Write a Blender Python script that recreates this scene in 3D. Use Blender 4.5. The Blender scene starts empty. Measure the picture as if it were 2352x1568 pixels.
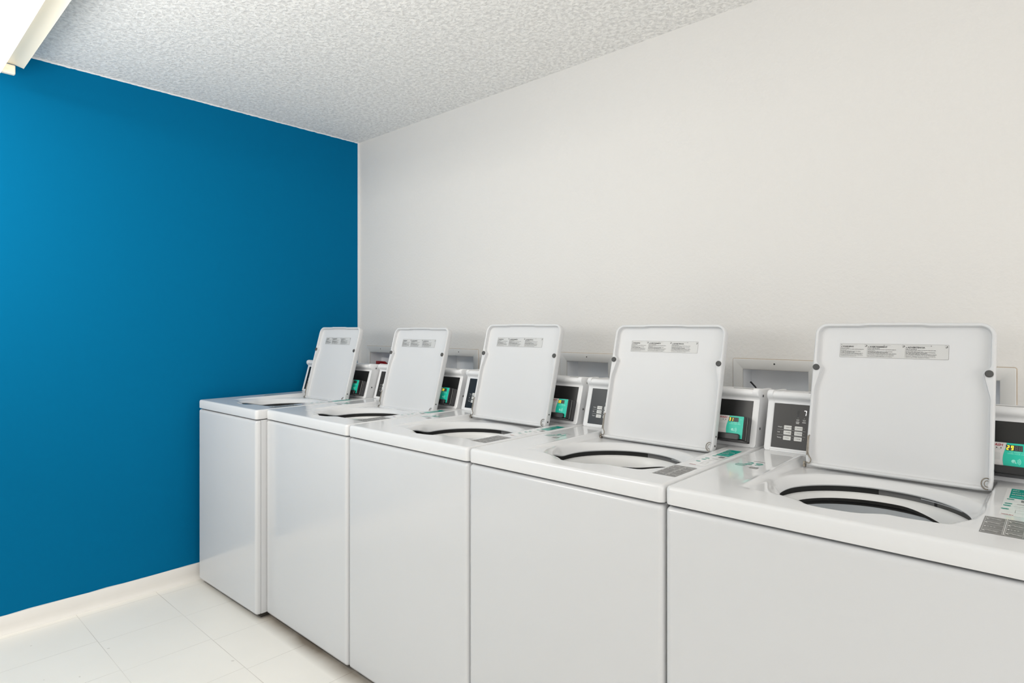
import bpy, math, random
from mathutils import Vector, Matrix
random.seed(4)
C = bpy.context.scene.collection
SC = bpy.context.scene
SC.view_settings.view_transform = 'Standard'
SC.view_settings.look = 'None'
SC.view_settings.exposure = 0.0

# ------------------------------------------------------------------ camera
F_PX, YAW, V0 = 1393.29, 0.7374286, 752.93
CAM = Vector((3.50715, -2.33258, 1.36933))
cd = bpy.data.cameras.new('camera')
cam = bpy.data.objects.new('camera', cd)
C.objects.link(cam)
cam.location = CAM
cam.rotation_euler = (math.pi / 2, 0, YAW)
cd.sensor_width = 36.0
cd.sensor_fit = 'HORIZONTAL'
cd.lens = F_PX * 36.0 / 2352.0
cd.shift_y = -(784 - V0) / 2352.0
cd.clip_start = 0.05
SC.camera = cam

# main dimensions (metres)
H = 2.6138          # ceiling
PITCH = 0.69        # washer spacing
X0 = 0.71456        # left side of the second washer
YF = -0.98986       # front plane of the row
ZL, ZT = 0.93834, 0.98437   # seam under the top, deck surface
HB = 0.0845         # baseboard
W = 0.686


# ------------------------------------------------------------------ materials
def srgb(r, g, b):
    def f(c):
        c /= 255.0
        return c / 12.92 if c <= 0.04045 else ((c + 0.055) / 1.055) ** 2.4
    return (f(r), f(g), f(b), 1.0)


def mat(name, col, rough=0.5, metal=0.0, spec=0.5, emit=None, estr=0.0, noise=0.0, nscale=6.0, bump=0.0, bscale=60.0, coat=0.0):
    m = bpy.data.materials.new(name)
    m.use_nodes = True
    nt = m.node_tree
    b = nt.nodes['Principled BSDF']
    b.inputs['Base Color'].default_value = col
    b.inputs['Roughness'].default_value = rough
    b.inputs['Metallic'].default_value = metal
    b.inputs['Specular IOR Level'].default_value = spec
    b.inputs['Coat Weight'].default_value = coat
    if emit:
        b.inputs['Emission Color'].default_value = emit
        b.inputs['Emission Strength'].default_value = estr
    if noise or bump:
        tc = nt.nodes.new('ShaderNodeTexCoord')
        if noise:
            n = nt.nodes.new('ShaderNodeTexNoise')
            n.inputs['Scale'].default_value = nscale
            n.inputs['Detail'].default_value = 4
            nt.links.new(tc.outputs['Object'], n.inputs['Vector'])
            mx = nt.nodes.new('ShaderNodeMix')
            mx.data_type = 'RGBA'
            mx.inputs[6].default_value = tuple(c * (1 - noise) for c in col[:3]) + (1,)
            mx.inputs[7].default_value = tuple(min(1, c * (1 + noise)) for c in col[:3]) + (1,)
            nt.links.new(n.outputs['Fac'], mx.inputs[0])
            nt.links.new(mx.outputs[2], b.inputs['Base Color'])
        if bump:
            n2 = nt.nodes.new('ShaderNodeTexNoise')
            n2.inputs['Scale'].default_value = bscale
            n2.inputs['Detail'].default_value = 3
            nt.links.new(tc.outputs['Object'], n2.inputs['Vector'])
            bp = nt.nodes.new('ShaderNodeBump')
            bp.inputs['Strength'].default_value = bump
            bp.inputs['Distance'].default_value = 0.004
            nt.links.new(n2.outputs['Fac'], bp.inputs['Height'])
            nt.links.new(bp.outputs['Normal'], b.inputs['Normal'])
    return m


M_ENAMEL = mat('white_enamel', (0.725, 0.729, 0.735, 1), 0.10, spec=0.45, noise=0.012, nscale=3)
M_ENAMEL_SHADE = mat('white_enamel_shaded', (0.63, 0.636, 0.647, 1), 0.16, spec=0.45, noise=0.012, nscale=3)  # same white enamel, coloured darker to shade the fronts and cabinet sides
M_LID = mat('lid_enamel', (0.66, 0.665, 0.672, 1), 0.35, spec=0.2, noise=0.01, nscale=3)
M_CONS = mat('console_white_plastic', (0.80, 0.805, 0.815, 1), 0.4, spec=0.35, noise=0.01, nscale=5)
M_RING = mat('tub_ring_plastic', (0.78, 0.78, 0.77, 1), 0.35, noise=0.02, nscale=8)
M_GASKET = mat('dark_gasket', (0.02, 0.019, 0.017, 1), 0.6, noise=0.2, nscale=30)
M_TUB = mat('basket_enamel', (0.55, 0.58, 0.61, 1), 0.3, noise=0.03, nscale=10)
M_GAP = mat('dark_gap', (0.035, 0.035, 0.034, 1), 0.6, noise=0.3, nscale=20)
M_MIDGAP = mat('mid_grey_tub_rim', (0.22, 0.22, 0.22, 1), 0.5, noise=0.1, nscale=20)
M_GREYGAP = mat('grey_tub_rim', (0.15, 0.148, 0.14, 1), 0.5, noise=0.2, nscale=20)
M_TOE = mat('dark_base', (0.05, 0.042, 0.034, 1), 0.8, noise=0.4, nscale=25)
M_PANEL = mat('black_control_film', (0.012, 0.012, 0.012, 1), 0.33, spec=0.55, noise=0.2, nscale=12)
M_BLACK = mat('black_plastic', (0.012, 0.012, 0.013, 1), 0.35, noise=0.15, nscale=40)
M_DKGREY = mat('dark_grey_plastic', (0.045, 0.045, 0.048, 1), 0.45, noise=0.15, nscale=40)
M_BUMP = mat('grey_rubber', (0.075, 0.075, 0.073, 1), 0.7, noise=0.2, nscale=80)
M_STEEL = mat('hinge_steel', (0.24, 0.215, 0.18, 1), 0.4, metal=0.7, noise=0.2, nscale=120)
M_HOLE = mat('punched_hole', (0.015, 0.015, 0.015, 1), 0.8, noise=0.2, nscale=50)
M_TEAL = mat('teal_print', srgb(20, 190, 165), 0.35, noise=0.02, nscale=30)
M_TEAL_DK = mat('deep_teal_print', srgb(0, 150, 135), 0.3, noise=0.02, nscale=30)
M_TEAL_TXT = mat('teal_ink', srgb(40, 150, 135), 0.4, noise=0.05, nscale=30)
M_RED = mat('red_ink', srgb(170, 35, 55), 0.4, noise=0.05, nscale=30)
M_PAPER = mat('label_white', (0.58, 0.58, 0.57, 1), 0.4, noise=0.02, nscale=30)
M_READW = mat('reader_grey_white', (0.66, 0.64, 0.63, 1), 0.4, noise=0.02, nscale=30)
M_INK = mat('black_ink', (0.03, 0.03, 0.03, 1), 0.5, noise=0.1, nscale=50)
M_GREYINK = mat('grey_ink', (0.2, 0.2, 0.2, 1), 0.5, noise=0.1, nscale=50)
M_LTINK = mat('pale_ink', (0.62, 0.62, 0.61, 1), 0.5, noise=0.05, nscale=50)
M_MIDINK = mat('mid_grey_ink', (0.33, 0.33, 0.32, 1), 0.5, noise=0.05, nscale=50)
M_BACK = mat('sticker_backing', (0.79, 0.79, 0.785, 1), 0.25, noise=0.01)
M_STK = mat('instruction_grey', (0.16, 0.155, 0.148, 1), 0.35, noise=0.05, nscale=40)
M_BTN = mat('button_white', (0.72, 0.72, 0.70, 1), 0.4, noise=0.02, nscale=40)
M_YEL = mat('lit_segment', srgb(255, 235, 60), 0.5, emit=srgb(255, 230, 50), estr=0.9, noise=0.02)
M_LED = mat('white_segment', (0.9, 0.9, 0.9, 1), 0.5, emit=(1, 1, 1, 1), estr=0.8, noise=0.02)
M_SEGOFF = mat('unlit_segment', (0.10, 0.10, 0.095, 1), 0.5, noise=0.05)
M_TEALTXT2 = mat('pale_teal_ink', srgb(150, 230, 215), 0.4, noise=0.02)
M_SCREW = mat('screw_steel', (0.18, 0.18, 0.18, 1), 0.4, metal=0.8, noise=0.1)


def tile_floor():
    m = bpy.data.materials.new('vinyl_tile_floor')
    m.use_nodes = True
    nt = m.node_tree
    b = nt.nodes['Principled BSDF']
    geo = nt.nodes.new('ShaderNodeNewGeometry')
    sep = nt.nodes.new('ShaderNodeSeparateXYZ')
    nt.links.new(geo.outputs['Position'], sep.inputs[0])

    def math_(op, a, bb=None, c=None):
        n = nt.nodes.new('ShaderNodeMath')
        n.operation = op
        for i, v in enumerate((a, bb, c)):
            if v is None:
                continue
            if isinstance(v, (int, float)):
                n.inputs[i].default_value = v
            else:
                nt.links.new(v, n.inputs[i])
        return n.outputs[0]

    def line(sock, off, per, wid):
        t = math_('DIVIDE', math_('SUBTRACT', sock, off), per)
        fr = math_('FRACT', t)
        d = math_('ABSOLUTE', math_('SUBTRACT', fr, 0.5))
        return math_('GREATER_THAN', d, 0.5 - wid / per)
    # rows run along x, the cross joints stagger a little from row to row
    row = math_('FLOOR', math_('DIVIDE', math_('SUBTRACT', sep.outputs['Y'], -1.588), 0.343))
    xs = math_('SUBTRACT', sep.outputs['X'], math_('MULTIPLY', row, 0.018))
    lx = line(xs, 0.40, 0.331, 0.0011)
    ly = line(sep.outputs['Y'], -1.588, 0.343, 0.0013)
    n1 = nt.nodes.new('ShaderNodeTexNoise')
    n1.inputs['Scale'].default_value = 3.0
    n1.inputs['Detail'].default_value = 5
    nt.links.new(geo.outputs['Position'], n1.inputs['Vector'])
    n2 = nt.nodes.new('ShaderNodeTexNoise')
    n2.inputs['Scale'].default_value = 22.0
    n2.inputs['Detail'].default_value = 2
    nt.links.new(geo.outputs['Position'], n2.inputs['Vector'])
    lines = math_('MAXIMUM', lx, ly)
    lines = math_('MULTIPLY', lines, math_('MULTIPLY_ADD', n1.outputs['Fac'], 0.8, -0.12))
    spots = math_('MULTIPLY', math_('GREATER_THAN', n2.outputs['Fac'], 0.745), 0.3)
    # grime plus painted shadow against the foot of the machines
    grime_shade = math_('SUBTRACT', 1.0, math_('DIVIDE', math_('ABSOLUTE', math_('SUBTRACT', sep.outputs['Y'], -0.975)), 0.075))
    grime_shade = math_('MULTIPLY', math_('MAXIMUM', grime_shade, 0.0), math_('MULTIPLY', n1.outputs['Fac'], 1.7))
    fac = math_('MINIMUM', math_('ADD', math_('ADD', lines, spots), grime_shade), 0.9)
    base = nt.nodes.new('ShaderNodeMix')
    base.data_type = 'RGBA'
    base.inputs[6].default_value = (0.83, 0.80, 0.74, 1)
    base.inputs[7].default_value = (0.90, 0.87, 0.81, 1)
    nt.links.new(n1.outputs['Fac'], base.inputs[0])
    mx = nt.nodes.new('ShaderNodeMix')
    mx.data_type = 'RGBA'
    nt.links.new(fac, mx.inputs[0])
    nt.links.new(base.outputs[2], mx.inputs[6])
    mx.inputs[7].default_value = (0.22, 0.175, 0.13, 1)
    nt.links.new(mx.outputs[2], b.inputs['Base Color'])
    b.inputs['Roughness'].default_value = 0.42
    b.inputs['Specular IOR Level'].default_value = 0.35
    return m


def ceiling_mat():
    m = bpy.data.materials.new('popcorn_ceiling')
    m.use_nodes = True
    nt = m.node_tree
    b = nt.nodes['Principled BSDF']
    geo = nt.nodes.new('ShaderNodeNewGeometry')
    n = nt.nodes.new('ShaderNodeTexNoise')
    n.inputs['Scale'].default_value = 62.0
    n.inputs['Detail'].default_value = 3.0
    n.inputs['Roughness'].default_value = 0.55
    n.inputs['Distortion'].default_value = 0.6
    nt.links.new(geo.outputs['Position'], n.inputs['Vector'])
    r = nt.nodes.new('ShaderNodeValToRGB')
    r.color_ramp.elements[0].position = 0.36
    r.color_ramp.elements[0].color = (0.74, 0.73, 0.715, 1)
    r.color_ramp.elements[1].position = 0.62
    r.color_ramp.elements[1].color = (0.96, 0.95, 0.925, 1)
    nt.links.new(n.outputs['Fac'], r.inputs[0])
    nt.links.new(r.outputs[0], b.inputs['Base Color'])
    bp = nt.nodes.new('ShaderNodeBump')
    bp.inputs['Strength'].default_value = 0.7
    bp.inputs['Distance'].default_value = 0.008
    nt.links.new(n.outputs['Fac'], bp.inputs['Height'])
    nt.links.new(bp.outputs['Normal'], b.inputs['Normal'])
    b.inputs['Roughness'].default_value = 0.9
    b.inputs['Specular IOR Level'].default_value = 0.1
    return m


def blue_wall_mat():
    m = bpy.data.materials.new('blue_wall_paint')
    m.use_nodes = True
    nt = m.node_tree
    b = nt.nodes['Principled BSDF']
    geo = nt.nodes.new('ShaderNodeNewGeometry')
    n = nt.nodes.new('ShaderNodeTexNoise')
    n.inputs['Scale'].default_value = 40.0
    nt.links.new(geo.outputs['Position'], n.inputs['Vector'])
    sep = nt.nodes.new('ShaderNodeSeparateXYZ')
    nt.links.new(geo.outputs['Position'], sep.inputs[0])
    # the paint stops a few millimetres short of the ceiling and the corner
    a = nt.nodes.new('ShaderNodeMath')
    a.operation = 'MULTIPLY_ADD'
    nt.links.new(n.outputs['Fac'], a.inputs[0])
    a.inputs[1].default_value = 0.006
    nt.links.new(sep.outputs['Z'], a.inputs[2])
    g = nt.nodes.new('ShaderNodeMath')
    g.operation = 'GREATER_THAN'
    nt.links.new(a.outputs[0], g.inputs[0])
    g.inputs[1].default_value = H - 0.003
    g2 = nt.nodes.new('ShaderNodeMath')
    g2.operation = 'GREATER_THAN'
    nt.links.new(sep.outputs['Y'], g2.inputs[0])
    g2.inputs[1].default_value = -0.014
    mxm = nt.nodes.new('ShaderNodeMath')
    mxm.operation = 'MAXIMUM'
    nt.links.new(g.outputs[0], mxm.inputs[0])
    nt.links.new(g2.outputs[0], mxm.inputs[1])
    mx = nt.nodes.new('ShaderNodeMix')
    mx.data_type = 'RGBA'
    nt.links.new(mxm.outputs[0], mx.inputs[0])
    mx.inputs[6].default_value = BLUE
    mx.inputs[7].default_value = (0.75, 0.76, 0.78, 1)
    nt.links.new(mx.outputs[2], b.inputs['Base Color'])
    b.inputs['Roughness'].default_value = 0.8
    b.inputs['Specular IOR Level'].default_value = 0.05
    return m


BLUE = (0.0, 0.134, 0.292, 1)
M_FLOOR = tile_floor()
M_CEIL = ceiling_mat()
M_BLUE = blue_wall_mat()
M_WALL = mat('white_wall_paint', (0.738, 0.722, 0.698, 1), 0.65, spec=0.2, noise=0.012, nscale=2.5, bump=0.35, bscale=75)
M_BASE = mat('baseboard_paint', (0.80, 0.775, 0.74, 1), 0.5, noise=0.03, nscale=9)
M_BOX = mat('outlet_box_plastic', (0.70, 0.695, 0.68, 1), 0.5, noise=0.02, nscale=10)
M_BOXIN = mat('outlet_box_inside', (0.88, 0.90, 0.93, 1), 0.55, noise=0.05, nscale=10)
M_CAULK = mat('old_caulk', (0.50, 0.42, 0.34, 1), 0.8, noise=0.35, nscale=30)
M_FIX = mat('fixture_white_metal', (0.93, 0.86, 0.71, 1), 0.4, noise=0.01, nscale=5)
M_FIXSIDE = mat('fixture_side_metal', (0.36, 0.37, 0.34, 1), 0.5, noise=0.05, nscale=15)
M_TUBE = mat('fluorescent_tube', (1, 1, 1, 1), 0.3, emit=(1.0, 0.93, 0.80, 1), estr=1.25, noise=0.01)
M_REDP = mat('red_valve_paint', srgb(175, 8, 14), 0.4, noise=0.1, nscale=40)


# ------------------------------------------------------------------ mesh builder
class MB:
    def __init__(s):
        s.v, s.f, s.mi, s.sm, s.mats = [], [], [], [], []

    def mid(s, m):
        if m not in s.mats:
            s.mats.append(m)
        return s.mats.index(m)

    def add(s, verts, faces, m, smooth=False):
        o = len(s.v)
        s.v += [tuple(p) for p in verts]
        k = s.mid(m)
        for f in faces:
            s.f.append([i + o for i in f])
            s.mi.append(k)
            s.sm.append(smooth)

    def loft(s, rings, m, close=True, cap0=False, cap1=False, smooth=True):
        n = len(rings[0])
        vs = [p for r in rings for p in r]
        fs = []
        for i in range(len(rings) - 1):
            for j in range(n if close else n - 1):
                k = (j + 1) % n
                fs.append((i * n + j, i * n + k, (i + 1) * n + k, (i + 1) * n + j))
        if cap0:
            fs.append(tuple(range(n))[::-1])
        if cap1:
            fs.append(tuple((len(rings) - 1) * n + j for j in range(n)))
        s.add(vs, fs, m, smooth)

    def box(s, a, b, m, bev=0.0):
        x0, y0, z0 = a
        x1, y1, z1 = b
        if bev <= 0:
            v = [(x, y, z) for x in (x0, x1) for y in (y0, y1) for z in (z0, z1)]
            s.add(v, [(0, 1, 3, 2), (4, 6, 7, 5), (0, 4, 5, 1), (2, 3, 7, 6), (0, 2, 6, 4), (1, 5, 7, 3)], m)
        else:
            def ring(z, ins):
                return [(x, y, z) for x, y in rrect(x0, x1, y0, y1, ins, bev * 1.5, 3)]
            s.loft([ring(z0, bev), ring(z0 + bev, 0), ring(z1 - bev, 0), ring(z1, bev)], m, cap0=True, cap1=True)

    def tube(s, pts, r, m, n=8, cap=True):
        pts = [Vector(p) for p in pts]
        rings = []
        for i, p in enumerate(pts):
            d = (pts[min(i + 1, len(pts) - 1)] - pts[max(i - 1, 0)]).normalized()
            u = d.cross(Vector((0.13, 0.31, 0.94)))
            if u.length < 1e-3:
                u = d.cross(Vector((1, 0, 0)))
            u.normalize()
            w = d.cross(u)
            rings.append([p + r * (math.cos(t) * u + math.sin(t) * w) for t in [2 * math.pi * k / n for k in range(n)]])
        s.loft(rings, m, cap0=cap, cap1=cap)

    def map(s, fn):
        s.v = [tuple(fn(*p)) for p in s.v]
        return s

    def merge(s, o):
        b = len(s.v)
        s.v += o.v
        for f, k, q in zip(o.f, o.mi, o.sm):
            s.f.append([i + b for i in f])
            s.mi.append(s.mid(o.mats[k]))
            s.sm.append(q)

    def mesh(s, name):
        me = bpy.data.meshes.new(name)
        me.from_pydata(s.v, [], s.f)
        for m in s.mats:
            me.materials.append(m)
        me.polygons.foreach_set('material_index', s.mi)
        me.polygons.foreach_set('use_smooth', s.sm)
        me.update()
        import bmesh
        bm = bmesh.new()
        bm.from_mesh(me)
        if not getattr(s, 'flat', False):
            bmesh.ops.recalc_face_normals(bm, faces=bm.faces)
        bm.to_mesh(me)
        bm.free()
        me.set_sharp_from_angle(angle=math.radians(40))
        return me

    def build(s, name, parent=None, loc=(0, 0, 0), rot=(0, 0, 0)):
        o = bpy.data.objects.new(name, s.mesh(name))
        C.objects.link(o)
        if parent:
            o.parent = parent
        o.location = loc
        o.rotation_euler = rot
        return o


def rrect(x0, x1, y0, y1, ins, r, seg=5, nx=1, ny=1):
    """rounded rectangle outline, counter-clockwise, with nx / ny cuts along the sides"""
    x0 += ins; x1 -= ins; y0 += ins; y1 -= ins
    r = max(r - ins, 0.0004)
    out = []
    cs = [(x1 - r, y0 + r, -90), (x1 - r, y1 - r, 0), (x0 + r, y1 - r, 90), (x0 + r, y0 + r, 180)]
    for k, (cx, cy, a0) in enumerate(cs):
        arc = [(cx + r * math.cos(math.radians(a0 + 90 * t / seg)), cy + r * math.sin(math.radians(a0 + 90 * t / seg))) for t in range(seg + 1)]
        out += arc
        nxt = cs[(k + 1) % 4]
        e = (nxt[0] + r * math.cos(math.radians(nxt[2])), nxt[1] + r * math.sin(math.radians(nxt[2])))
        n = ny if k in (0, 2) else nx
        for j in range(1, n):
            t = j / n
            out.append((arc[-1][0] * (1 - t) + e[0] * t, arc[-1][1] * (1 - t) + e[1] * t))
    return out


def empty(name, loc, rz=0.0, label=None, cat=None, group=None):
    o = bpy.data.objects.new(name, None)
    o.empty_display_size = 0.1
    C.objects.link(o)
    o.location = loc
    o.rotation_euler = (0, 0, rz)
    tag(o, label, cat, group)
    return o


def tag(o, label=None, cat=None, group=None, kind=None):
    if label: o['label'] = label
    if cat: o['category'] = cat
    if group: o['group'] = group
    if kind: o['kind'] = kind
    return o


_tc = {}


def text_geo(body, size, align='LEFT', bold=0.0, shear=0.0, res=2, sx=1.0):
    key = (body, align, bold, shear, res)
    if key not in _tc:
        cu = bpy.data.curves.new('writing', 'FONT')
        cu.body = body
        cu.size = 1.0
        cu.align_x = align
        cu.align_y = 'CENTER'
        cu.offset = bold
        cu.shear = shear
        cu.resolution_u = res
        ob = bpy.data.objects.new('writing', cu)
        me = bpy.data.meshes.new_from_object(ob)
        _tc[key] = ([tuple(v.co) for v in me.vertices], [tuple(p.vertices) for p in me.polygons])
        bpy.data.objects.remove(ob)
        bpy.data.meshes.remove(me)
        bpy.data.curves.remove(cu)
    v, f = _tc[key]
    return [(x * size * sx, y * size) for x, y, z in v], f


class Print(MB):
    """flat printed artwork in (a, b) coordinates, c = layer height"""
    flat = True

    def rect(s, a0, b0, a1, b1, m, c=0.0, r=0.0):
        if r:
            p = rrect(a0, a1, b0, b1, 0, r, 4)
        else:
            p = [(a0, b0), (a1, b0), (a1, b1), (a0, b1)]
        s.add([(x, y, c) for x, y in p], [tuple(range(len(p)))], m)

    def frame(s, a0, b0, a1, b1, w, m, c=0.0):
        s.rect(a0, b0, a1, b0 + w, m, c)
        s.rect(a0, b1 - w, a1, b1, m, c)
        s.rect(a0, b0 + w, a0 + w, b1 - w, m, c)
        s.rect(a1 - w, b0 + w, a1, b1 - w, m, c)

    def poly(s, pts, m, c=0.0):
        s.add([(x, y, c) for x, y in pts], [tuple(range(len(pts)))], m)

    def disc(s, a, b, r, m, c=0.0, n=16):
        s.poly([(a + r * math.cos(2 * math.pi * k / n), b + r * math.sin(2 * math.pi * k / n)) for k in range(n)], m, c)

    def arc(s, a, b, r, w, t0, t1, m, c=0.0, n=14):
        o = [(a + (r + w) * math.cos(t0 + (t1 - t0) * k / n), b + (r + w) * math.sin(t0 + (t1 - t0) * k / n)) for k in range(n + 1)]
        i = [(a + r * math.cos(t0 + (t1 - t0) * k / n), b + r * math.sin(t0 + (t1 - t0) * k / n)) for k in range(n + 1)]
        s.add([(x, y, c) for x, y in o + i], [(k, k + 1, n + 2 + k, n + 1 + k) for k in range(n)], m)

    def text(s, body, a, b, size, m, c=0.0, **k):
        v, f = text_geo(body, size, **k)
        s.add([(x + a, y + b, c) for x, y in v], f, m)

    def seg7(s, ch, a, b, w, h, t, on, off, c=0.0, slant=0.08):
        segs = {'0': 'abcdef', '1': 'bc', '2': 'abged', '3': 'abgcd', '7': 'abc', '8': 'abcdefg', '9': 'abcdfg', 'd': 'bcdeg', ' ': ''}[ch]
        pos = {'a': (0.12, 1 - t / h, 0.88, 1), 'g': (0.12, .5 - t / h / 2, .88, .5 + t / h / 2), 'd': (.12, 0, .88, t / h),
               'f': (0, .54, t / w, .95), 'b': (1 - t / w, .54, 1, .95), 'e': (0, .05, t / w, .46), 'c': (1 - t / w, .05, 1, .46)}
        for k, (p, q, r_, u) in pos.items():
            m = on if k in segs else off
            if m is None:
                continue
            pts = [(p, q), (r_, q), (r_, u), (p, u)]
            s.poly([(a + x * w + y * h * slant, b + y * h) for x, y in pts], m, c)


# ------------------------------------------------------------------ washer pieces (x from the left side, y from the front, z from the floor)
def sm(a, b, t):
    t = max(0.0, min(1.0, (t - a) / (b - a)))
    return t * t * (3 - 2 * t)


CX, CY = W / 2, 0.34       # the thing's own origin: the middle of its base
def L(x, y, z):
    return (x - CX, y - CY, z)


def deck_h(x, y):
    s = sm(0.140, 0.160, x) * (1 - sm(0.584, 0.600, x))
    d = 0.017 * sm(0.05, 0.60, y) + 0.006 * max(0, (y - 0.10) / 0.5)
    d = 0.019 * max(0.0, min(1.0, (y - 0.11) / 0.40)) ** 0.9
    ridge = 0.0025 * math.exp(-((x - 0.139) / 0.007) ** 2) * sm(0.12, 0.2, y)
    fade = 1 - sm(0.585, 0.60, y)
    return ZT - d * s * fade + ridge * fade


# outline of the loading opening (x, y) in washer coordinates
HOLE = [(0.203, 0.215), (0.187, 0.262), (0.184, 0.31), (0.192, 0.358), (0.215, 0.402), (0.25, 0.441), (0.294, 0.471), (0.345, 0.488), (0.395, 0.49), (0.445, 0.48), (0.492, 0.456), (0.53, 0.422), (0.558, 0.379), (0.573, 0.331), (0.576, 0.285), (0.57, 0.235), (0.556, 0.178), (0.541, 0.132), (0.508, 0.125), (0.474, 0.122), (0.446, 0.124), (0.424, 0.111), (0.408, 0.098), (0.382, 0.09), (0.333, 0.086), (0.306, 0.094), (0.29, 0.11), (0.268, 0.12), (0.236, 0.132), (0.215, 0.173)]


def catmull(pts, n):
    out = []
    N = len(pts)
    for i in range(N):
        p0, p1, p2, p3 = [Vector(pts[(i + k) % N]) for k in (-1, 0, 1, 2)]
        for k in range(n):
            t = k / n
            out.append(0.5 * ((2 * p1) + (p2 - p0) * t + (2 * p0 - 5 * p1 + 4 * p2 - p3) * t * t + (3 * p1 - p0 - 3 * p2 + p3) * t ** 3))
    return out


def polar(poly, c, ang):
    """distance from c to the outline along each angle"""
    res = []
    n = len(poly)
    for a in ang:
        d = (math.cos(a), math.sin(a))
        best = 0
        for i in range(n):
            p, q = poly[i], poly[(i + 1) % n]
            ex, ey = q[0] - p[0], q[1] - p[1]
            den = d[0] * ey - d[1] * ex
            if abs(den) < 1e-12:
                continue
            wx, wy = p[0] - c[0], p[1] - c[1]
            t = (wx * ey - wy * ex) / den
            u = (wx * d[1] - wy * d[0]) / den
            if t > 0 and -1e-9 <= u <= 1 + 1e-9:
                best = max(best, t)
        res.append(best)
    return res


DECK_Y1 = 0.72


def make_deck():
    b = MB()
    c = (0.385, 0.29)
    base = rrect(0.0, W, 0.0, DECK_Y1, 0, 0.015, 8, 40, 40)
    ang = sorted(set([round(math.atan2(p[1] - c[1], p[0] - c[0]), 5) for p in base] + [round(-math.pi + 2 * math.pi * k / 160, 5) for k in range(160)]))
    hole = [(p[0] - .003, p[1]) for p in catmull(HOLE, 6)]
    rh = polar(hole, c, ang)
    rings = []
    for ins, z in ((0.006, ZL + 0.001), (0.0012, ZL + 0.0022), (0, ZL + 0.005), (0, ZT - 0.009), (0.0009, ZT - 0.0055), (0.0032, ZT - 0.0022), (0.0062, ZT - 0.0006), (0.010, ZT)):
        rr = polar(rrect(0, W, 0, DECK_Y1, ins, 0.015, 8), c, ang)
        rings.append([L(c[0] + r * math.cos(a), c[1] + r * math.sin(a), z) for r, a in zip(rr, ang)])
    ro = polar(rrect(0, W, 0, DECK_Y1, 0.010, 0.015, 8), c, ang)
    NS = 70
    for k in range(1, NS + 1):
        t = k / NS
        ring = []
        for r0, r1, a in zip(ro, rh, ang):
            r = r0 + (r1 - r0) * t
            x, y = c[0] + r * math.cos(a), c[1] + r * math.sin(a)
            dist = r - r1
            back = sm(-0.75, -0.05, math.sin(a))
            wlip = 0.027 + 0.004 * back
            lip = max(0.0, 1 - dist / wlip)
            h0 = deck_h(x, y)
            goal = 0.012 + 0.026 * back          # rim height below the deck
            z = h0 - max(0.0, goal - (ZT - h0)) * lip * lip
            ring.append(L(x, y, z))
        rings.append(ring)
    last = rings[-1]
    for dr, dz in ((0.0004, 0.0015), (0.0015, 0.0030), (0.004, 0.0042)):
        rings.append([(p[0] + dr * math.cos(a), p[1] + dr * math.sin(a), p[2] - dz) for p, a in zip(last, ang)])
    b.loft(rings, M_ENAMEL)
    return b


TUBC = (0.379, 0.290)


def make_ring():
    """white balance ring with a wavy lower edge; dark seam under it"""
    b = MB()
    n = 96
    def low(t):
        k = 0.5 + 0.5 * math.cos(t)
        return -0.071 - 0.022 * sm(0.35, 0.75, k)
    def rg(r, z):
        return [(r * math.cos(2 * math.pi * k / n), r * math.sin(2 * math.pi * k / n), z(2 * math.pi * k / n) if callable(z) else z) for k in range(n)]
    b.loft([rg(.2175, -.064), rg(.211, -.0585), rg(.207, -.0565), rg(.202, -.058), rg(.199, -.062), rg(.194, -.068), rg(.190, low)], M_RING)
    b.loft([rg(.190, low), rg(.1925, lambda t: low(t) - .0085)], M_GASKET)
    b.loft([rg(.1925, lambda t: low(t) - .0085), rg(.196, lambda t: low(t) - .0095)], M_RING)
    return b


def make_basket():
    b = MB()
    n = 64
    def rg(r, z):
        return [(r * math.cos(2 * math.pi * k / n), r * math.sin(2 * math.pi * k / n), z) for k in range(n)]
    b.loft([rg(.2205, -.0405), rg(.2205, -.070)], M_GAP)
    for t0, t1, z0, z1, m in ((62, 96, -.0405, -.066, M_MIDGAP), (28, 60, -.0405, -.066, M_GREYGAP), (40, 70, -.0472, -.0500, M_RING)):
        arc = [math.radians(t0 + (t1 - t0) * k / 12) for k in range(13)]
        r = .2190 if m is not M_RING else .2150
        b.loft([[(r * math.cos(t), r * math.sin(t), z) for t in arc] for z in (z0, z1)], m, close=False)
    b.loft([rg(.2205, -.070), rg(.2015, -.090)], M_GAP)
    b.loft([rg(.2010, -.090), rg(.2010, -.120), rg(.1997, -.1215), rg(.1997, -.1235), rg(.2010, -.125), rg(.200, -.30), rg(.18, -.33), rg(.05, -.34)], M_TUB, cap1=True)
    b.loft([rg(.05, -.335), rg(.045, -.20), rg(.03, -.18)], M_RING, cap1=True)
    return b


def make_front():
    b = MB()
    z0, z1 = 0.022, ZL - 0.0028
    def ring(ins, y, r=0.013):
        return [L(x, y, z) for x, z in rrect(0.0, W, z0, z1, ins, r, 5)]
    b.loft([ring(.006, .0230, .012), ring(0, .0225, .012), ring(0, .0195), ring(.0008, .0120), ring(.0034, .0058), ring(.0072, .0022), ring(.012, .0005), ring(.016, 0.0)], M_ENAMEL_SHADE, cap0=True, cap1=True)
    return b


def make_cabinet():
    b = MB()
    def ring(z, ins):
        return [L(x, y, z) for x, y in rrect(0.0012, W - 0.0012, 0.0240, DECK_Y1 - 0.004, ins, 0.006, 3)]
    b.loft([ring(.024, .003), ring(.026, 0), ring(ZL - .004, 0), ring(ZL - .002, .002)], M_ENAMEL_SHADE, cap0=True)
    # inner top edge under the deck
    b.loft([ring(ZL - .002, .002), ring(ZL - .002, .03)], M_GAP)
    return b


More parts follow.
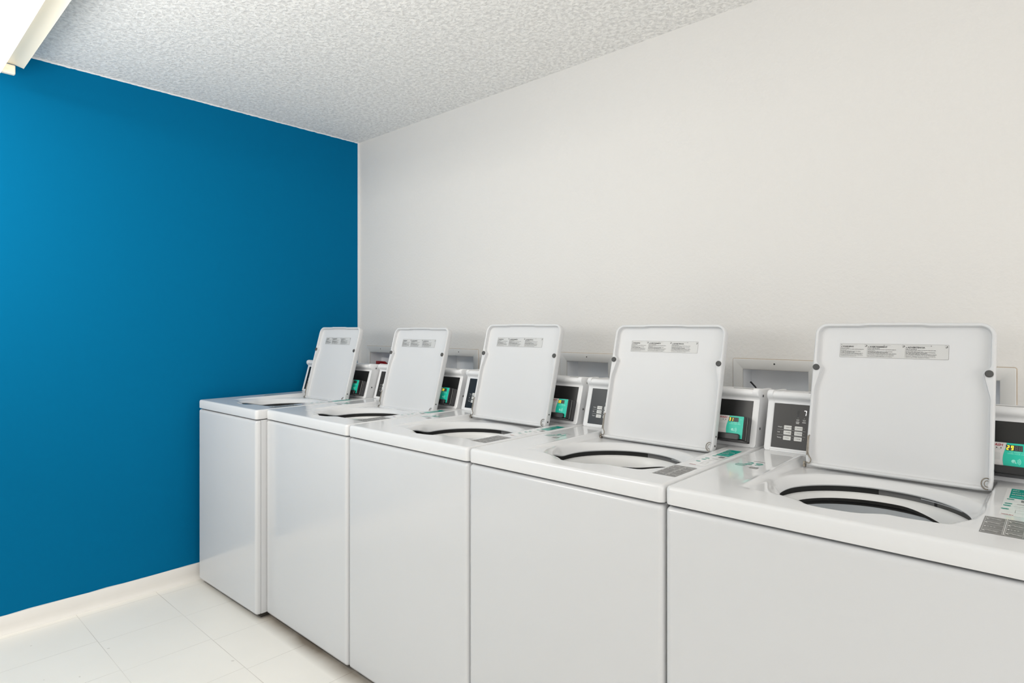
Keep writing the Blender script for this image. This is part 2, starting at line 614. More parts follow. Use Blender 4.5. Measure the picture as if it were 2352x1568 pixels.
def make_base():
    b = MB()
    b.box(L(.02, .035, 0), L(W - .02, DECK_Y1 - .03, .026), M_TOE)
    return b


# console ------------------------------------------------------------
AL = math.radians(16)
SA, CA = math.sin(AL), math.cos(AL)
CY0 = 0.615
CONX0, CONX1 = 0.0165, 0.690


def P(x, s, out):
    return L(x - .003, CY0 + s * SA - out * CA, ZT + s * CA + out * SA)


def prof(extra=0.0, top=0.0):
    so = [(0.0005, 0), (0.006, 0.0), (0.155, 0.0), (0.1585, 0.0008), (0.162, 0.0042), (0.1645, 0.009), (0.168, 0.0145), (0.1725, 0.0178), (0.178, 0.0185), (0.1835, 0.0158), (0.1875, 0.0105), (0.1895, 0.003)]
    pts = [(CY0 + s * SA - (o + extra) * CA, ZT + s * CA + (o + extra) * SA + (top if s > .17 else 0)) for s, o in so]
    pts += [(0.70, ZT + 0.179 + top), (0.775, ZT + 0.177 + top), (0.782, ZT + 0.171), (0.782, ZT - 0.01), (0.64, ZT - 0.01)]
    return pts


def make_console():
    b = MB()
    pr = prof()
    b.loft([[L(x, y, z) for y, z in pr] for x in (CONX0 + .018, CONX1 - .018)], M_CONS, cap0=True, cap1=True)
    pc = prof(0.0012, 0.0035)
    cy = sum(p[0] for p in pc) / len(pc)
    cz = sum(p[1] for p in pc) / len(pc)
    def sh(k):
        return [(cy + (y - cy) * k, cz + (z - cz) * k) for y, z in pc]
    for a0, a1, in ((CONX0, CONX0 + .0185), (CONX1 - .0185, CONX1)):
        out = a0 < .3
        ks = [(a0, .93 if out else .99), (a0 + .002, .975 if out else 1), (a0 + .006, 1), (a1 - .006, 1), (a1 - .002, 1 if out else .975), (a1, .99 if out else .93)]
        b.loft([[L(x, y, z) for y, z in sh(k)] for x, k in ks], M_CONS, cap0=True, cap1=True)
    # raised lip around the recessed film
    for s0, s1 in ((0.006, 0.0115), (0.1515, 0.1545)):
        v = [P(x, s, o) for x in (CONX0 + .020, CONX1 - .015) for s in (s0, s1) for o in (0, 0.0015)]
        b.add(v, [(0, 1, 3, 2), (4, 6, 7, 5), (0, 4, 5, 1), (2, 3, 7, 6), (0, 2, 6, 4), (1, 5, 7, 3)], M_CONS)
    # small oval slot in the top
    n = 14
    b.add([L(.135 + .010 * math.cos(t), .70 + .012 * math.sin(t), ZT + .1798) for t in [2 * math.pi * k / n for k in range(n)]], [tuple(range(n))], M_HOLE)
    # seam lines on the top near the back of the reader side
    b.box(L(.58, .716, ZT + .1780), L(.66, .7185, ZT + .1796), M_MIDINK)
    return b


def slab(b, x0, x1, s0, s1, o0, o1, m, bev=.001, r=.003):
    def ring(o, ins):
        return [P(x, s, o) for x, s in rrect(x0, x1, s0, s1, ins, r, 4)]
    b.loft([ring(o0, 0), ring(o1 - bev, 0), ring(o1, bev)], m, cap0=True, cap1=True)


def on_panel(pr, out=0.0):
    """maps printed artwork (a = x, b = s, c = layer) on to the slanted face"""
    return pr.map(lambda a, b, c: P(a, b, out + c))


BTN_X = [0.0865, 0.1185]
BTN_S = [0.0770, 0.0608, 0.0440]
BTN_T = [['REGULAR', 'DELICATE'], ['NORMAL', 'SYNTHETIC'], ['COLD', 'WARM']]


def make_control_panel(ch):
    b = MB()
    slab(b, .0400, .335, .0115, .1515, -.001, .0006, M_PANEL, bev=.0003, r=.0015)
    p = Print()
    for k, t in enumerate(('Wash', 'Soil', 'Temp')):
        p.text(t, .0565 - .001 * 0, BTN_S[k], .0052, M_PAPER, bold=.02)
    for s in (.0690, .0524):
        p.rect(.0555, s - .0005, .139, s + .0005, M_MIDINK)
    for x in (.0705, .1025, .1345):
        for s in BTN_S:
            p.disc(x, s, .0009, M_MIDINK, n=8)
    p.rect(.110, .1165, .1165, .1335, M_INK, .0001)
    if ch:
        p.seg7(ch, .1285, .1175, .0085, .0165, .0019, M_LED, None, .0002)
    for x in (.114, .1325):
        p.disc(x, .1095, .0010, M_MIDINK, n=8)
        p.poly([(x - .0042, .1052), (x + .0042, .1052), (x + .0032, .0998), (x - .0032, .0998)], M_MIDINK)
        p.rect(x - .0016, .1012, x + .0016, .1035, M_INK, .0001)
        p.rect(x - .0052, .0954, x + .0052, .0974, M_LTINK)
    p.rect(.1095, .0914, .1185, .0934, M_LTINK)
    on_panel(p, .0009)
    b.merge(p)
    return b


def make_button(i, j):
    b = MB()
    x, s = BTN_X[j], BTN_S[i]
    slab(b, x - .0115, x + .0115, s - .0062, s + .0062, 0, .0013, M_BTN, bev=.0004, r=.0018)
    p = Print()
    t = BTN_T[i][j]
    p.text(t, x - .0050, s, .0034 if len(t) > 7 else .0040, M_INK, bold=.01)
    if i < 2:
        p.arc(x - .0078, s, .0012, .0005, 0.6, 5.6, M_GREYINK, n=10)
    else:
        p.rect(x - .0082, s - .0022, x - .0074, s + .0022, M_INK if j else M_MIDINK)
    on_panel(p, .0016)
    b.merge(p)
    return b


def make_reader_panel():
    b = MB()
    slab(b, .365, .6760, .0115, .1515, -.001, .0006, M_PANEL, bev=.0003, r=.0015)
    return b


RX0, RX1, RS0, RS1, RO = .5820, .6665, .019, .0915, .047
RW = RX1 - RX0


def make_reader():
    b = MB()
    def ring(o, g0, g1, s0, s1, r=.004):
        return [P(x, s, o) for x, s in rrect(RX0 - g0, RX1 + g1, RS0 - s0, RS1 + s1, 0, r, 4)]
    b.loft([ring(.0005, .006, .0075, .005, .001), ring(.020, .005, .0070, .005, .001)], M_DKGREY, cap0=True)
    b.loft([ring(.020, .005, .0070, .005, .001), ring(.021, .0042, .0052, .004, .0008), ring(.027, .004, .005, .004, .0008)], M_BLACK)
    b.loft([ring(.027, .0042, .0052, .004, .0008), ring(.0295, .0042, .0050, .004, .0008)], M_MIDINK)
    b.loft([ring(.0295, .004, .0045, .004, .0008), ring(RO - .002, .003, .0030, .003, .0008), ring(RO - .0005, .001, .001, .001, 0)], M_BLACK, cap1=True)
    # bracket lip under the reader
    b.merge(_bracket())
    return b


def _bracket():
    b = MB()
    slab(b, RX0 - .004, RX1 + .004, RS0 - .0085, RS0 - .0045, .0, .052, M_DKGREY, bev=.001, r=.001)
    return b


def make_face():
    """printed front: white left part, teal right part with curved edge"""
    p = Print()
    p.rect(RX0, RS0, RX1, RS1 - .001, M_READW)
    edge = []
    for k in range(17):
        t = k / 16
        s = RS0 + t * (RS1 - .001 - RS0)
        x = RX0 + RW * (0.42 - 0.075 * math.sin(math.pi * min(1, t * 1.12)) + 0.02 * t)
        edge.append((x, s))
    p.poly([(RX1, RS0)] + [(RX1, RS1 - .001)] + edge[::-1], M_TEAL, .0003)
    p.text('WASH', RX0 + RW * .055, RS1 - .0075, .0082, M_RED, .0004, bold=.025, shear=.25, sx=1.05)
    p.rect(RX0 + RW * .09, RS1 - .0186, RX0 + RW * .20, RS1 - .0181, M_MIDINK, .0004)
    p.rect(RX0 + RW * .23, RS1 - .0186, RX0 + RW * .31, RS1 - .0181, M_MIDINK, .0004)
    for k in (.21, .31):
        p.disc(RX0 + RW * k, RS1 - .0148, .0014, M_INK, .0004, 10)
    p.rect(RX0 + RW * .06, RS1 - .044, RX0 + RW * .30, RS1 - .026, M_PAPER, .0002)
    p.text('READY', RX0 + RW * .90, RS1 - .0115, .0024, M_TEALTXT2, .0004, align='CENTER')
    p.text('TAP, INSERT OR', RX0 + RW * .68, RS1 - .0225, .0042, M_TEALTXT2, .0004, align='CENTER')
    p.text('SWIPE YOUR CARD', RX0 + RW * .68, RS1 - .0270, .0042, M_TEALTXT2, .0004, align='CENTER')
    a, s = RX0 + RW * .60, RS1 - .045
    p.disc(a, s, .0042, M_TEALTXT2, .0004, 14)
    p.poly([(a - .002, s - .002), (a + .006, s - .0055), (a + .004, s + .001)], M_TEALTXT2, .0004)
    for k in range(3):
        p.arc(a + .003, s, .0050 + .0026 * k, .0011, -0.75, 0.75, M_TEALTXT2, .0004)
    on_panel(p, RO)
    return p


def make_display(txt):
    p = Print()
    x0, x1 = RX0 + RW * .425, RX0 + RW * .805
    p.rect(x0, RS1 - .0195, x1, RS1 - .0055, M_INK, .0005)
    w = (x1 - x0) / 4
    for k in range(4):
        ch = txt[k] if txt and k < len(txt) else ' '
        p.seg7(ch, x0 + w * k + .0008, RS1 - .0180, w * .66, .0110, .0013 if ch == ' ' else .0018, M_YEL, M_SEGOFF, .0007)
    on_panel(p, RO)
    return p


def make_slot():
    b = MB()
    x0, x1 = RX0 + .002, RX1 - .007
    def ring(o, ins):
        return [P(x, s, o) for x, s in rrect(x0, x1, RS0 - .006, RS0 + .0145, ins, .006, 5)]
    b.loft([ring(RO - .012, 0), ring(RO + .009, 0), ring(RO + .0115, .0025)], M_BLACK, cap0=True, cap1=True)
    return b


# lid ------------------------------------------------------------------
LW, LL = 0.426, 0.424
LAL = math.radians(15)
LX, LY, LZ = 0.169, 0.521, ZT - 0.012


def make_lid():
    """local frame: x along the hinge, z up the lid, -y towards the user"""
    b = MB()
    def ring(ins, y, kind=0):
        pts = rrect(0, LW, 0, LL, ins, 0.034, 8, 40, 60)
        out = []
        for x, z in pts:
            if z < LL / 2 and kind >= 0:      # tighter lower corners
                r0 = 0.034
                def fix(x, z):
                    cxl = r0 if x < LW / 2 else LW - r0
                    if z < r0 and (x < r0 or x > LW - r0):
                        d = math.hypot(x - cxl, z - r0)
                        rr = max(r0 - ins, 1e-4)
                        ang = math.atan2(z - r0, x - cxl)
                        # squash the rounding
                        m = max(abs(math.cos(ang)), abs(math.sin(ang)))
                        k = 0.72
                        f = (1 - k) + k / m
                        return cxl + rr * f * math.cos(ang), r0 + rr * f * math.sin(ang)
                    return x, z
                x, z = fix(x, z)
            if kind == 1:
                # bulges that carry the bumpers
                dz = z - 0.289
                g = math.exp(-(dz / 0.011) ** 2) if dz > 0 else max(math.exp(-(dz / 0.013) ** 2), max(0, 1 + dz / 0.062) * 0.95)
                k = 0.0145 * g
                if x < 0.05 and 0.1 < z < 0.36:
                    x += k
                elif x > LW - 0.05 and 0.1 < z < 0.36:
                    x -= k
                # finger recess in the upper rim
                if z > LL - 0.05 and 0.06 < x < LW - 0.06:
                    z += 0.0022 * sm(0.12, 0.135, x) * (1 - sm(0.265, 0.28, x))
            if kind == 2 and z > LL - 0.05:
                z += 0.0015 * sm(0.12, 0.135, x) * (1 - sm(0.265, 0.28, x))
            out.append((x, y, z))
        return out
    rings = [ring(.010, .020), ring(.003, .019), ring(0.0005, .015), ring(0, .011), ring(0, -.004, 2), ring(.0010, -.0075, 2), ring(.0035, -.0098, 2), ring(.0065, -.0098), ring(.0090, -.0082, 1), ring(.0097, -.005, 1), ring(.0102, .003, 1), ring(.0112, .0056, 1), ring(.0140, .0067, 1), ring(.018, .0070, 1), ring(.045, .0070), ring(.08, .0070), ring(.12, .0070)]
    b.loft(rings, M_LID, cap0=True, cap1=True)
    # punched holes in the right-hand flange
    for z in (0.052, 0.022):
        n = 10
        b.add([(LW + .0006, .002 + .0034 * math.cos(2 * math.pi * k / n), z + .0034 * math.sin(2 * math.pi * k / n)) for k in range(n)], [tuple(range(n))], M_HOLE)
    return b


def make_bumper(right):
    b = MB()
    x = LW - .0125 if right else .0105
    def ring(r, y):
        return [(x + r * math.cos(2 * math.pi * k / 24), y, .289 + r * math.sin(2 * math.pi * k / 24)) for k in range(24)]
    b.loft([ring(.0090, -.006), ring(.0090, -.0125), ring(.0075, -.0140)], M_BUMP, cap0=True, cap1=True)
    return b


def make_hinge(right):
    b = MB()
    if not right:
        pts = [(.0075, -.0105, .088), (.0060, -.0120, .078), (.0070, -.0120, .050), (.0075, -.012, .036), (.012, -.0125, .026), (.0165, -.013, .019), (.0155, -.0135, .011), (.010, -.0135, .007), (.006, -.013, .010), (.003, -.012, .006), (-.001, -.010, .002)]
        b.tube(smooth_path(pts), .0016, M_STEEL)
        b.tube(smooth_path([(.0035, -.011, .086), (.0038, -.0125, .06), (.0040, -.0125, .03)]), .0013, M_STEEL)
        b.box((-.006, -.006, -.004), (.001, .006, .012), M_STEEL, .001)
    else:
        pts = [(LW - .012 + .0105 * math.cos(t), -.0125, .017 + .0135 * math.sin(t)) for t in [math.radians(a) for a in range(70, 300, 18)]]
        b.tube(pts, .0016, M_STEEL)
        b.tube([(x * .55 + (LW - .010) * .45, y - .0005, z * .55 + .017 * .45) for x, y, z in pts], .0011, M_STEEL)
        b.box((LW - .004, -.004, -.012), (LW + .005, .006, -.001), M_STEEL, .001)
    return b


def smooth_path(p, n=4):
    out = []
    for i in range(len(p) - 1):
        p0, p1, p2, p3 = [Vector(p[max(0, min(len(p) - 1, i + k))]) for k in (-1, 0, 1, 2)]
        for k in range(n):
            t = k / n
            out.append(0.5 * ((2 * p1) + (p2 - p0) * t + (2 * p0 - 5 * p1 + 4 * p2 - p3) * t * t + (3 * p1 - p0 - 3 * p2 + p3) * t ** 3))
    out.append(Vector(p[-1]))
    return out


WARN = [('WARNING', ['FOR YOUR SAFETY', 'DO NOT reach into the washer until all moving parts', 'have stopped.', 'DO NOT let children play on or in the washer.',
                     'TO REDUCE THE RISK OF FIRE', 'DO NOT put flammable liquids, cleaning solvents, or', 'articles containing them in the washer. Never place', 'items that have been spotted or soaked with them in', 'it until all traces have been removed.']),
        ('AVERTISSEMENT', ['POUR VOTRE S\u00c9CURIT\u00c9', 'NE PAS mettre la main dans la laveuse avant l\'arr\u00eat complet de', 'toutes les pi\u00e8ces.', 'NE PAS laisser des enfants jouer sur ou dans la laveuse.',
                           'POUR R\u00c9DUIRE LES RISQUES D\'INCENDIE', 'NE PAS mettre de liquides inflammables, de produits nettoyants', 'ni d\'articles qui en contiennent dans la laveuse. Ne jamais y', 'placer des articles tach\u00e9s ou imbib\u00e9s de ces produits avant', 'que toute trace de liquide inflammable ne soit disparue.']),
        ('ADVERTENCIA', ['PARA SU SEGURIDAD', 'NO introduzca su mano dentro de la lavadora hasta que todas', 'las partes hayan dejado de moverse.', 'NO deje que los ni\u00f1os jueguen sobre o dentro de la lavadora.',
                         'PARA REDUCIR EL RIESGO DE INCENDIO', 'NO ponga l\u00edquidos inflamables, solventes de limpieza ni art\u00edculos', 'que los contengan en la lavadora. No coloque nunca art\u00edculos', 'manchados o empapados con esos productos en ella hasta que', 'todos los restos se hayan eliminado por completo.'])]


def make_warning():
    p = Print()
    x0, x1, z0, z1 = .0665, .3275, .3250, .3660
    p.rect(x0, z0, x1, z1, M_GREYINK, 0, r=.002)
    p.rect(x0 + .0006, z0 + .0006, x1 - .0006, z1 - .0006, M_PAPER, .0002, r=.0017)
    cols = [(.0688, .1365), (.1385, .2280), (.2305, .3255)]
    for k, (a, e) in enumerate(cols):
        t, lines = WARN[k]
        if k:
            p.rect(a - .0016, z0 + .003, a - .0011, z1 - .003, M_MIDINK, .0004)
        p.rect(a + .0005, z1 - .0045, a + .0005 + (e - a) * .62, z1 - .0039, M_MIDINK, .0004)
        p.disc(a + [.0015, .04, .058][k], z1 - .0041, .0013, M_GREYINK, .0005, 10)
        # triangle with bang
        p.poly([(a, z1 - .0105), (a + .0034, z1 - .0105), (a + .0017, z1 - .0074)], M_INK, .0004)
        v, f = text_geo(t, .0052, bold=.03)
        p.text(t, a + .0043, z1 - .0090, .0052, M_INK, .0004, bold=.045, sx=1.15)
        # round maker's mark drawn as a swirl
        cx, cz = e - .0035, z1 - .0058
        p.arc(cx, cz, .0014, .0016, -2.6, 1.2, M_INK, .0004)
        p.arc(cx - .0015, cz + .0006, .0022, .0007, 0.3, 2.6, M_GREYINK, .0004)
        zz = z1 - .0137
        for i, ln in enumerate(lines):
            b_ = .035 if (i in (0, 4) or ln.split(' ')[0] in ('DO', 'NE', 'NO')) else 0.012
            v, f = text_geo(ln, 1.0, res=1)
            wmax = max(q[0] for q in v)
            sz = min(.0026, (e - a) / wmax)
            sz = .0027
            p.text(ln, a, zz, sz, M_INK, .0004, res=1, bold=b_, sx=min(1.0, (e - a - .001) / (wmax * sz)))
            zz -= .00288
    return p.map(lambda a, b, c: (a, .0070 - .0004 - c, b))


# deck stickers -----------------------------------------------------------
def on_deck(p, dz=.0004):
    return p.map(lambda a, b, c: L(a - .003, b, ZT + dz + c))


def make_instr():
    p = Print()
    x0, x1, y0, y1 = .6045, .6705, .098, .228
    p.rect(x0, y0, x1, y1, M_STK, 0, r=.002)
    xm = .6400
    p.rect(xm - .0007, y0 + .003, xm + .0007, y1 - .002, M_LTINK, .0002)
    hs = (y1 - y0 - .006) / 4
    for a, e in ((x0 + .002, xm - .002), (xm + .002, x1 - .002)):
        for k in range(5):
            p.rect(a, y0 + .003 + hs * k - .0006, e, y0 + .003 + hs * k + .0006, M_LTINK, .0002)
        p.rect(a, y0 + .003, a + .0006, y1 - .003, M_LTINK, .0002)
        p.rect(e - .0006, y0 + .003, e, y1 - .003, M_LTINK, .0002)
        for k in range(4):
            yb = y0 + .003 + hs * (k + .5)
            if k in (1,):
                for q in range(3):
                    p.disc(a + .008 + .005 * q, yb, .0017, M_PAPER, .0002, 10)
                p.rect(a + .002, yb - .003, a + .005, yb + .003, M_LTINK, .0002)
            else:
                p.arc(a + .0075, yb, .004, .0022, 0.3, 4.4, M_LTINK, .0002)
                p.poly([(a + .012, yb + .004), (a + .024, yb - .004), (a + .025, yb - .0022), (a + .013, yb + .0058)], M_PAPER, .0002)
                p.rect(a + .018, yb + .003, a + .026, yb + .0048, M_LTINK, .0002)
    return on_deck(p)


def make_pay():
    p = Print()
    p.rect(.6240, .262, .6740, .5365, M_BACK, -.0002)
    p.rect(.6320, .430, .6735, .535, M_TEAL_DK, 0, r=.002)
    for t, y in (('PAY', .515), ('WITH YOUR', .492), ('PHONE', .469)):
        p.text(t, .6350, y, .0105 if t == 'WITH YOUR' else .0125, M_PAPER, .0002, bold=.03, sx=.55)
    p.rect(.6345, .444, .6700, .448, M_TEALTXT2, .0002)
    for k, y in enumerate((.417, .372, .351, .318)):
        p.rect(.6290 - .0015 * k, y - .0055, .6420 - .0015 * k, y + .0055, M_TEAL_DK, 0, r=.004)
        p.text('STEP %d' % (k + 1), .6355 - .0015 * k, y, .0062, M_PAPER, .0002, align='CENTER', sx=.5)
    p.rect(.6540, .398, .6700, .420, M_GREYINK, 0)
    p.rect(.6480, .372, .6660, .377, M_MIDINK, 0)
    p.rect(.6440, .350, .6640, .3515, M_MIDINK, 0)
    p.rect(.6330, .396, .6480, .3978, M_LTINK, 0)
    p.frame(.6480, .292, .6640, .318, .0009, M_MIDINK)
    p.rect(.6480, .335, .6640, .3365, M_LTINK, 0)
    p.rect(.6290, .270, .6360, .272, M_LTINK, 0)
    p.text('WASH', .6270, .268, .009, M_RED, 0, bold=.02, shear=.2, sx=.75)
    return on_deck(p)


def make_number(n):
    p = Print()
    p.text(n, .052, .384, .048, M_TEAL_TXT, 0, bold=.012, sx=1.0)
    p.rect(.0620, .4195, .0940, .4225, M_GREYINK, 0)
    for k, (y, a, e) in enumerate(((.366, .036, .064), (.356, .034, .066), (.345, .037, .066))):
        p.rect(a, y - .0016, e, y + .0016, M_TEAL_TXT, 0)
    p.rect(.0820, .328, .1040, .3475, M_GREYINK, 0)
    p.rect(.0850, .3345, .1010, .3375, M_LTINK, .0002)
    return on_deck(p)


# ------------------------------------------------------------------ first washer with its parts
LABELS = {
    1: 'white top-loading washer beside the blue wall, farthest in the row, lid open',
    2: 'white top-loading washer second from the blue wall, open lid beside small red valve handle',
    3: 'white top-loading washer in the middle of the row, card reader showing 30',
    4: 'white top-loading washer with card reader showing 31, fourth from the blue wall',
    5: 'white top-loading washer nearest the camera, cut off by the right edge, deck numbered 29'}
ROOT = {}
SPEC = {  # x offset, y, scale x, rz, lid (dx, dv), ring angle, digits, deck number, panel digit
    1: dict(x=0.0612, y=-1.0455, sx=0.945, rz=0.02, lid=(0.028, -.010), con=-0.014, ring=2.6, dig='', num='27', pan=None),
    2: dict(x=X0 + 0.003, y=YF - .002, sx=1, rz=0, lid=(0.008, -.013), con=-0.033, ring=2.7, dig='28', num='28', pan=None),
    3: dict(x=X0 + PITCH + 0.003, y=YF + .002, sx=1, rz=0, lid=(-.007, .003), con=-0.0225, ring=2.7, dig='30', num='30', pan=None),
    4: dict(x=X0 + 2 * PITCH + 0.003, y=YF + .002, sx=1, rz=0, lid=(-0.010, -.002), con=-0.0105, ring=3.0, dig='31', num='31', pan='d'),
    5: dict(x=X0 + 3 * PITCH + 0.003, y=YF + .003, sx=1, rz=0, lid=(0, 0), con=0, ring=-0.45, dig='29', num='29', pan='7')}
WGROUP = 'row of coin laundry washers along the white wall'


def make_washer():
    r = empty('washing_machine', (0, 0, 0))
    make_base().build('base_plinth', r)
    make_cabinet().build('cabinet', r)
    make_front().build('front_panel', r)
    make_deck().build('top_deck', r)
    c = L(TUBC[0], TUBC[1], ZT)
    make_ring().build('tub_ring', r, loc=c)
    make_basket().build('wash_basket', r, loc=c)
    con = make_console().build('console', r)
    for s, dx in ((.168, 0), (.060, 0)):
        b = MB()
        y, z = CY0 + s * SA + .026, ZT + s * CA
        b.loft([[L(CONX1 + d, y + q * math.cos(2 * math.pi * k / 12), z + q * math.sin(2 * math.pi * k / 12)) for k in range(12)] for d, q in ((-.001, .0042), (.0014, .0042), (.002, .003))], M_SCREW, cap1=True)
        b.build('screw', con)
    pn = make_control_panel('7').build('control_panel', r)
    for i in range(3):
        for j in range(2):
            make_button(i, j).build('button', pn)
    make_reader_panel().build('reader_panel', r)
    rd = make_reader().build('card_reader', r)
    make_face().build('face_label', rd)
    make_display('29').build('digit_display', rd)
    make_slot().build('card_slot', rd)
    ld = make_lid().build('lid', r, loc=L(LX, LY, LZ), rot=(-LAL, 0, 0))
    for k in (0, 1):
        make_bumper(k).build('bumper', ld)
        make_hinge(k).build('hinge_spring', ld)
    make_warning().build('warning_label', ld)
    make_instr().build('instruction_sticker', r)
    make_pay().build('payment_sticker', r)
    make_number('29').build('number_sticker', r)
    return r


def dup(o, parent=None):
    c = o.copy()
    C.objects.link(c)
    c.parent = parent
    for ch in list(o.children):
        dup(ch, c)
    return c


def kid(o, name):
    for ch in o.children:
        if ch.name.split('.')[0] == name:
            return ch


proto = make_washer()
for i in (5, 4, 3, 2, 1):
    o = proto if i == 5 else dup(proto)
    s = SPEC[i]
    o.location = (s['x'] + CX * s['sx'], s['y'] + CY, 0)
    o.rotation_euler = (0, 0, s['rz'])
    o.scale = (s['sx'], 1, 1)
    tag(o, LABELS[i], 'washing machine', WGROUP)
    ROOT[i] = o
    if i != 5:
        kid(kid(o, 'card_reader'), 'digit_display').data = make_display(s['dig']).mesh('digit_display')
        kid(o, 'number_sticker').data = make_number(s['num']).mesh('number_sticker')
        kid(o, 'control_panel').data = make_control_panel(s['pan']).mesh('control_panel')
    kid(o, 'tub_ring').rotation_euler = (0, 0, s['ring'])
    for q in ('console', 'control_panel', 'reader_panel', 'card_reader'):
        kid(o, q).location = (s['con'], 0, 0)
        if i == 1:
            kid(o, q).location.x = -.0264
            kid(o, q).scale.x = 1.0327
    ld = kid(o, 'lid')
    dx, dv = s['lid']
    ld.location = Vector(L(LX, LY, LZ)) + Vector((dx / s['sx'], dv * math.sin(LAL), dv * math.cos(LAL)))
bpy.context.view_layer.update()

# ------------------------------------------------------------------ room shell
XR, YN = 6.2, -4.6
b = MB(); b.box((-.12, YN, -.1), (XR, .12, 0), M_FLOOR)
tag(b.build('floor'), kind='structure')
b = MB(); b.box((-.12, YN, H), (XR, .12, H + .1), M_CEIL)
tag(b.build('ceiling'), kind='structure')
b = MB(); b.box((-.12, YN, 0), (0, .12, H), M_BLUE)
tag(b.build('wall_left'), kind='structure')

b = MB(); b.box((-.12, YN - .12, 0), (XR, YN, H), M_WALL)
tag(b.build('wall_front'), kind='structure')

BOXES = [(0.089, 0.400), (0.830, 1.141), (1.707, 2.018), (2.555, 2.868), (3.092, 3.405)]
BZ0, BZ1 = 1.020, 1.2505
FR = 0.038


def wall_with_niches():
    b = MB()
    xs = [0.0]
    for a, e in BOXES:
        xs += [a + FR - .002, e - FR + .002]
    xs.append(XR)
    zs = [0, BZ0 + FR - .002, BZ1 - FR - .002, H]
    for i in range(len(xs) - 1):
        for k in range(3):
            if k == 1 and i % 2 == 1:
                continue
            b.box((xs[i], 0, zs[k]), (xs[i + 1], .12, zs[k + 1]), M_WALL)
    # a single clean front surface: drop the inner faces shared by neighbours
    return b


w = wall_with_niches().build('wall_back')
tag(w, kind='structure')
import bmesh
bm = bmesh.new(); bm.from_mesh(w.data)
bmesh.ops.remove_doubles(bm, verts=bm.verts, dist=1e-5)
seen = {}
for f in bm.faces:
    seen.setdefault(tuple(round(q, 4) for q in f.calc_center_median()), []).append(f)
bmesh.ops.delete(bm, geom=[f for g in seen.values() if len(g) > 1 for f in g], context='FACES')
bmesh.ops.recalc_face_normals(bm, faces=bm.faces)
bm.to_mesh(w.data); bm.free()

# baseboard with a soft cove foot along the blue wall
b = MB()
pr = [(0, 0), (.020, 0), (.019, .003), (.013, .010), (.0095, .022), (.009, .040), (.009, HB - .004), (.007, HB), (0, HB)]
ys = [YN + k * (0 - YN) / 60 for k in range(61)]
b.loft([[(x, y, z + (random.uniform(-.0015, .0015) if z > .07 else 0)) for x, z in pr] for y in ys], M_BASE, cap0=True, cap1=True)
tag(b.build('baseboard_left'), kind='structure')


# washer outlet boxes set into the back wall
def outlet_box(a, e, label):
    r = empty('outlet_box', ((a + e) / 2, 0, BZ0), label=label, cat='wall box', group='recessed washer outlet boxes in the white wall')
    ox, oz = (a + e) / 2, BZ0
    def G(x, y, z):
        return (x - ox, y, z - oz)
    b = MB()
    def ring(ins, y):
        return [G(x, y, z) for x, z in rrect(a, e, BZ0, BZ1, ins, .004, 3)]
    b.loft([ring(0, .001), ring(0, -.003), ring(.0015, -.0045), ring(FR - .001, -.0045), ring(FR, -.0035), ring(FR, .004)], M_BOX)
    # screw dimple
    n = 10
    b.add([G((a + e) / 2 + .0032 * math.cos(2 * math.pi * k / n), -.0049, BZ1 - .016 + .0032 * math.sin(2 * math.pi * k / n)) for k in range(n)], [tuple(range(n))], M_HOLE)
    b.build('flange', r)
    b = MB()
    b.loft([ring(FR + .0005, .002), ring(FR + .0005, .088)], M_BOXIN, cap1=True, smooth=False)
    b.build('recess', r)
    b = MB()
    def rg(ins, y):
        return [G(x, y, z) for x, z in rrect(a, e, BZ0, BZ1, ins, .004, 3)]
    b.loft([rg(-.0026, -.0004), rg(-.001, -.0016), rg(.0002, -.0012)], M_CAULK)
    b.build('caulk_bead', r)
    return r


BL = ['white recessed outlet box nearest the blue wall corner, holding red valve handle',
      'white recessed outlet box left of the middle washer lid',
      'white recessed outlet box between the middle washer lid and the fourth lid',
      'white recessed outlet box with black lever, left of the nearest washer lid',
      'white recessed outlet box right of the nearest washer lid']
for (a, e), l in zip(BOXES, BL):
    outlet_box(a, e, l)

# red valve handle in the first box
b = MB()
q = [(x * 1.4, z * 1.1) for x, z in [(-.034, 0), (.022, 0), (.034, -.006), (.046, -.016), (.030, -.020), (-.034, -.020)]]
def vr(y, k):
    return [(x * k, y, z * k) for x, z in q]
b.loft([vr(-.010, .9), vr(-.008, 1), (vr(.008, 1)), vr(.010, .9)], M_REDP, cap0=True, cap1=True)
stem = MB(); stem.tube([(0, 0, -.018), (0, 0, -.062)], .006, M_SCREW, 10)
hnd = empty('shutoff_valve', (.205, .030, 1.152), label='small red shutoff valve inside outlet box near the blue wall', cat='valve')
b.build('lever', hnd)
b2 = stem.build('stem', hnd)

# black lever lying in the fourth box
b = MB()
b.tube(smooth_path([(-.016, 0, .014), (-.006, 0, .004), (.008, -.004, -.012), (.012, -.006, -.05), (.013, -.006, -.078)]), .0032, M_BLACK, 8)
lev = b.build('valve_lever', loc=(2.626, .030, 1.147))
tag(lev, 'thin black lever sticking up inside outlet box left of nearest lid', 'lever')

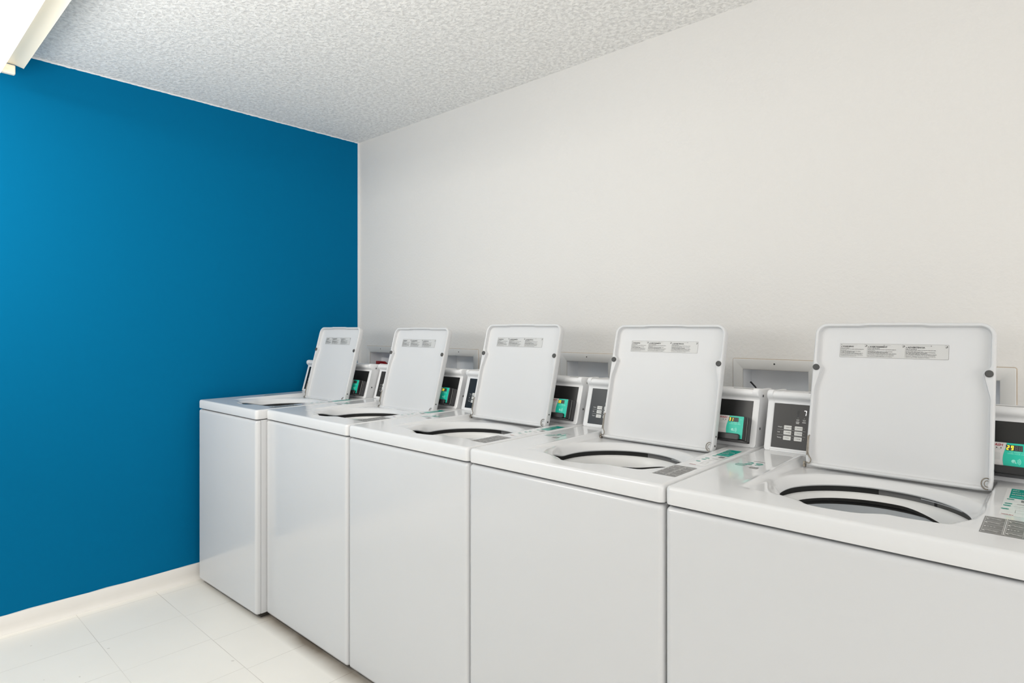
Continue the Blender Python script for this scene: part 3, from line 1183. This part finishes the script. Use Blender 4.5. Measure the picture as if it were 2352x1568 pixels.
# ------------------------------------------------------------------ ceiling light
fx = empty('fluorescent_light', (.72, -1.883, H), label='bare tube fluorescent ceiling light with cream reflector at top left', cat='ceiling light')
X_0, X_1 = .11 - .72, 1.33 - .72
b = MB()
hp = [(.126, 0), (.083, -.093), (-.083, -.093), (-.126, 0)]
b.loft([[(x, y, z) for y, z in hp] for x in (X_0 + .002, X_1 - .002)], M_FIXSIDE, cap0=True, cap1=True, smooth=False)
b.build('housing', fx)
b = MB()
rp = [(.0805, -.100), (.0835, -.101), (.083, -.092), (.05, -.086), (.03, -.082), (-.03, -.082), (-.05, -.086), (-.083, -.092), (-.0835, -.101), (-.0805, -.100), (-.05, -.0935), (-.03, -.0935), (.03, -.0935), (.05, -.0935)]
b.loft([[(x, y, z) for y, z in rp] for x in (X_0, X_1)], M_FIX, cap0=True, cap1=True, smooth=False)
b.build('reflector', fx)
TY, TZ = -.012, -.132
for xa, sgn in ((X_0, 1), (X_1, -1)):
    b = MB()
    x_a, x_b = sorted((xa - .014 * sgn, xa + .010 * sgn))
    b.box((x_a, TY - .018, -.138), (x_b, TY + .066, -.098), M_FIX, .003)
    b.build('lamp_holder', fx)
b = MB()
n = 20
def tr(x, r):
    return [(x, TY + r * math.cos(2 * math.pi * k / n), TZ + r * math.sin(2 * math.pi * k / n)) for k in range(n)]
b.loft([tr(X_0 - .006, .018), tr(X_0 - .004, .0195), tr(X_1 + .004, .0195), tr(X_1 + .006, .018)], M_TUBE, cap0=True, cap1=True)
b.build('tube', fx)

# ------------------------------------------------------------------ light
wd = bpy.data.worlds.new('room_ambient')
SC.world = wd
wd.use_nodes = True
bg = wd.node_tree.nodes['Background']
bg.inputs[0].default_value = (1.0, 0.995, 0.985, 1)
bg.inputs[1].default_value = 0.85


def area(name, loc, target, sx, sy, power, col=(1, 1, 1)):
    l = bpy.data.lights.new(name, 'AREA')
    l.shape = 'RECTANGLE'
    l.size, l.size_y = sx, sy
    l.energy = power
    l.color = col
    o = bpy.data.objects.new(name, l)
    C.objects.link(o)
    o.location = loc
    o.rotation_euler = (Vector(target) - Vector(loc)).to_track_quat('-Z', 'Y').to_euler()
    return o


area('ceiling_fill_light', (2.1, -1.95, H - .12), (2.1, -1.95, 0), 2.0, .3, 2, (1, .97, .92))  # added unseen fill from overhead along the row
area('right_fill_light', (5.6, -3.7, 2.1), (2.8, -0.4, 1.5), 2.2, 1.6, 14, (1, .99, .98))  # added fill from behind and right of the camera, lifts the right side
area('ceiling_uplight_fill', (1.5, -3.0, 1.6), (1.3, -2.45, H), 2.0, .9, 40, (1, .97, .93))  # added upward-facing fill that brightens the ceiling
area('corner_fill_light', (0.8, -3.0, H - .08), (0.7, -2.2, 0), 1.2, .4, 30, (1, .95, .86))  # unseen fill, added to brighten the floor on the blue wall side
area('side_fill_light', (6.1, -2.3, 1.3), (0.0, -1.6, 1.2), 1.6, 2.0, 26, (1, .99, .97))  # added fill from the right, lights the machine sides and rounded edges
SC.cycles.max_bounces = 10
SC.cycles.diffuse_bounces = 6
SC.cycles.use_denoising = True
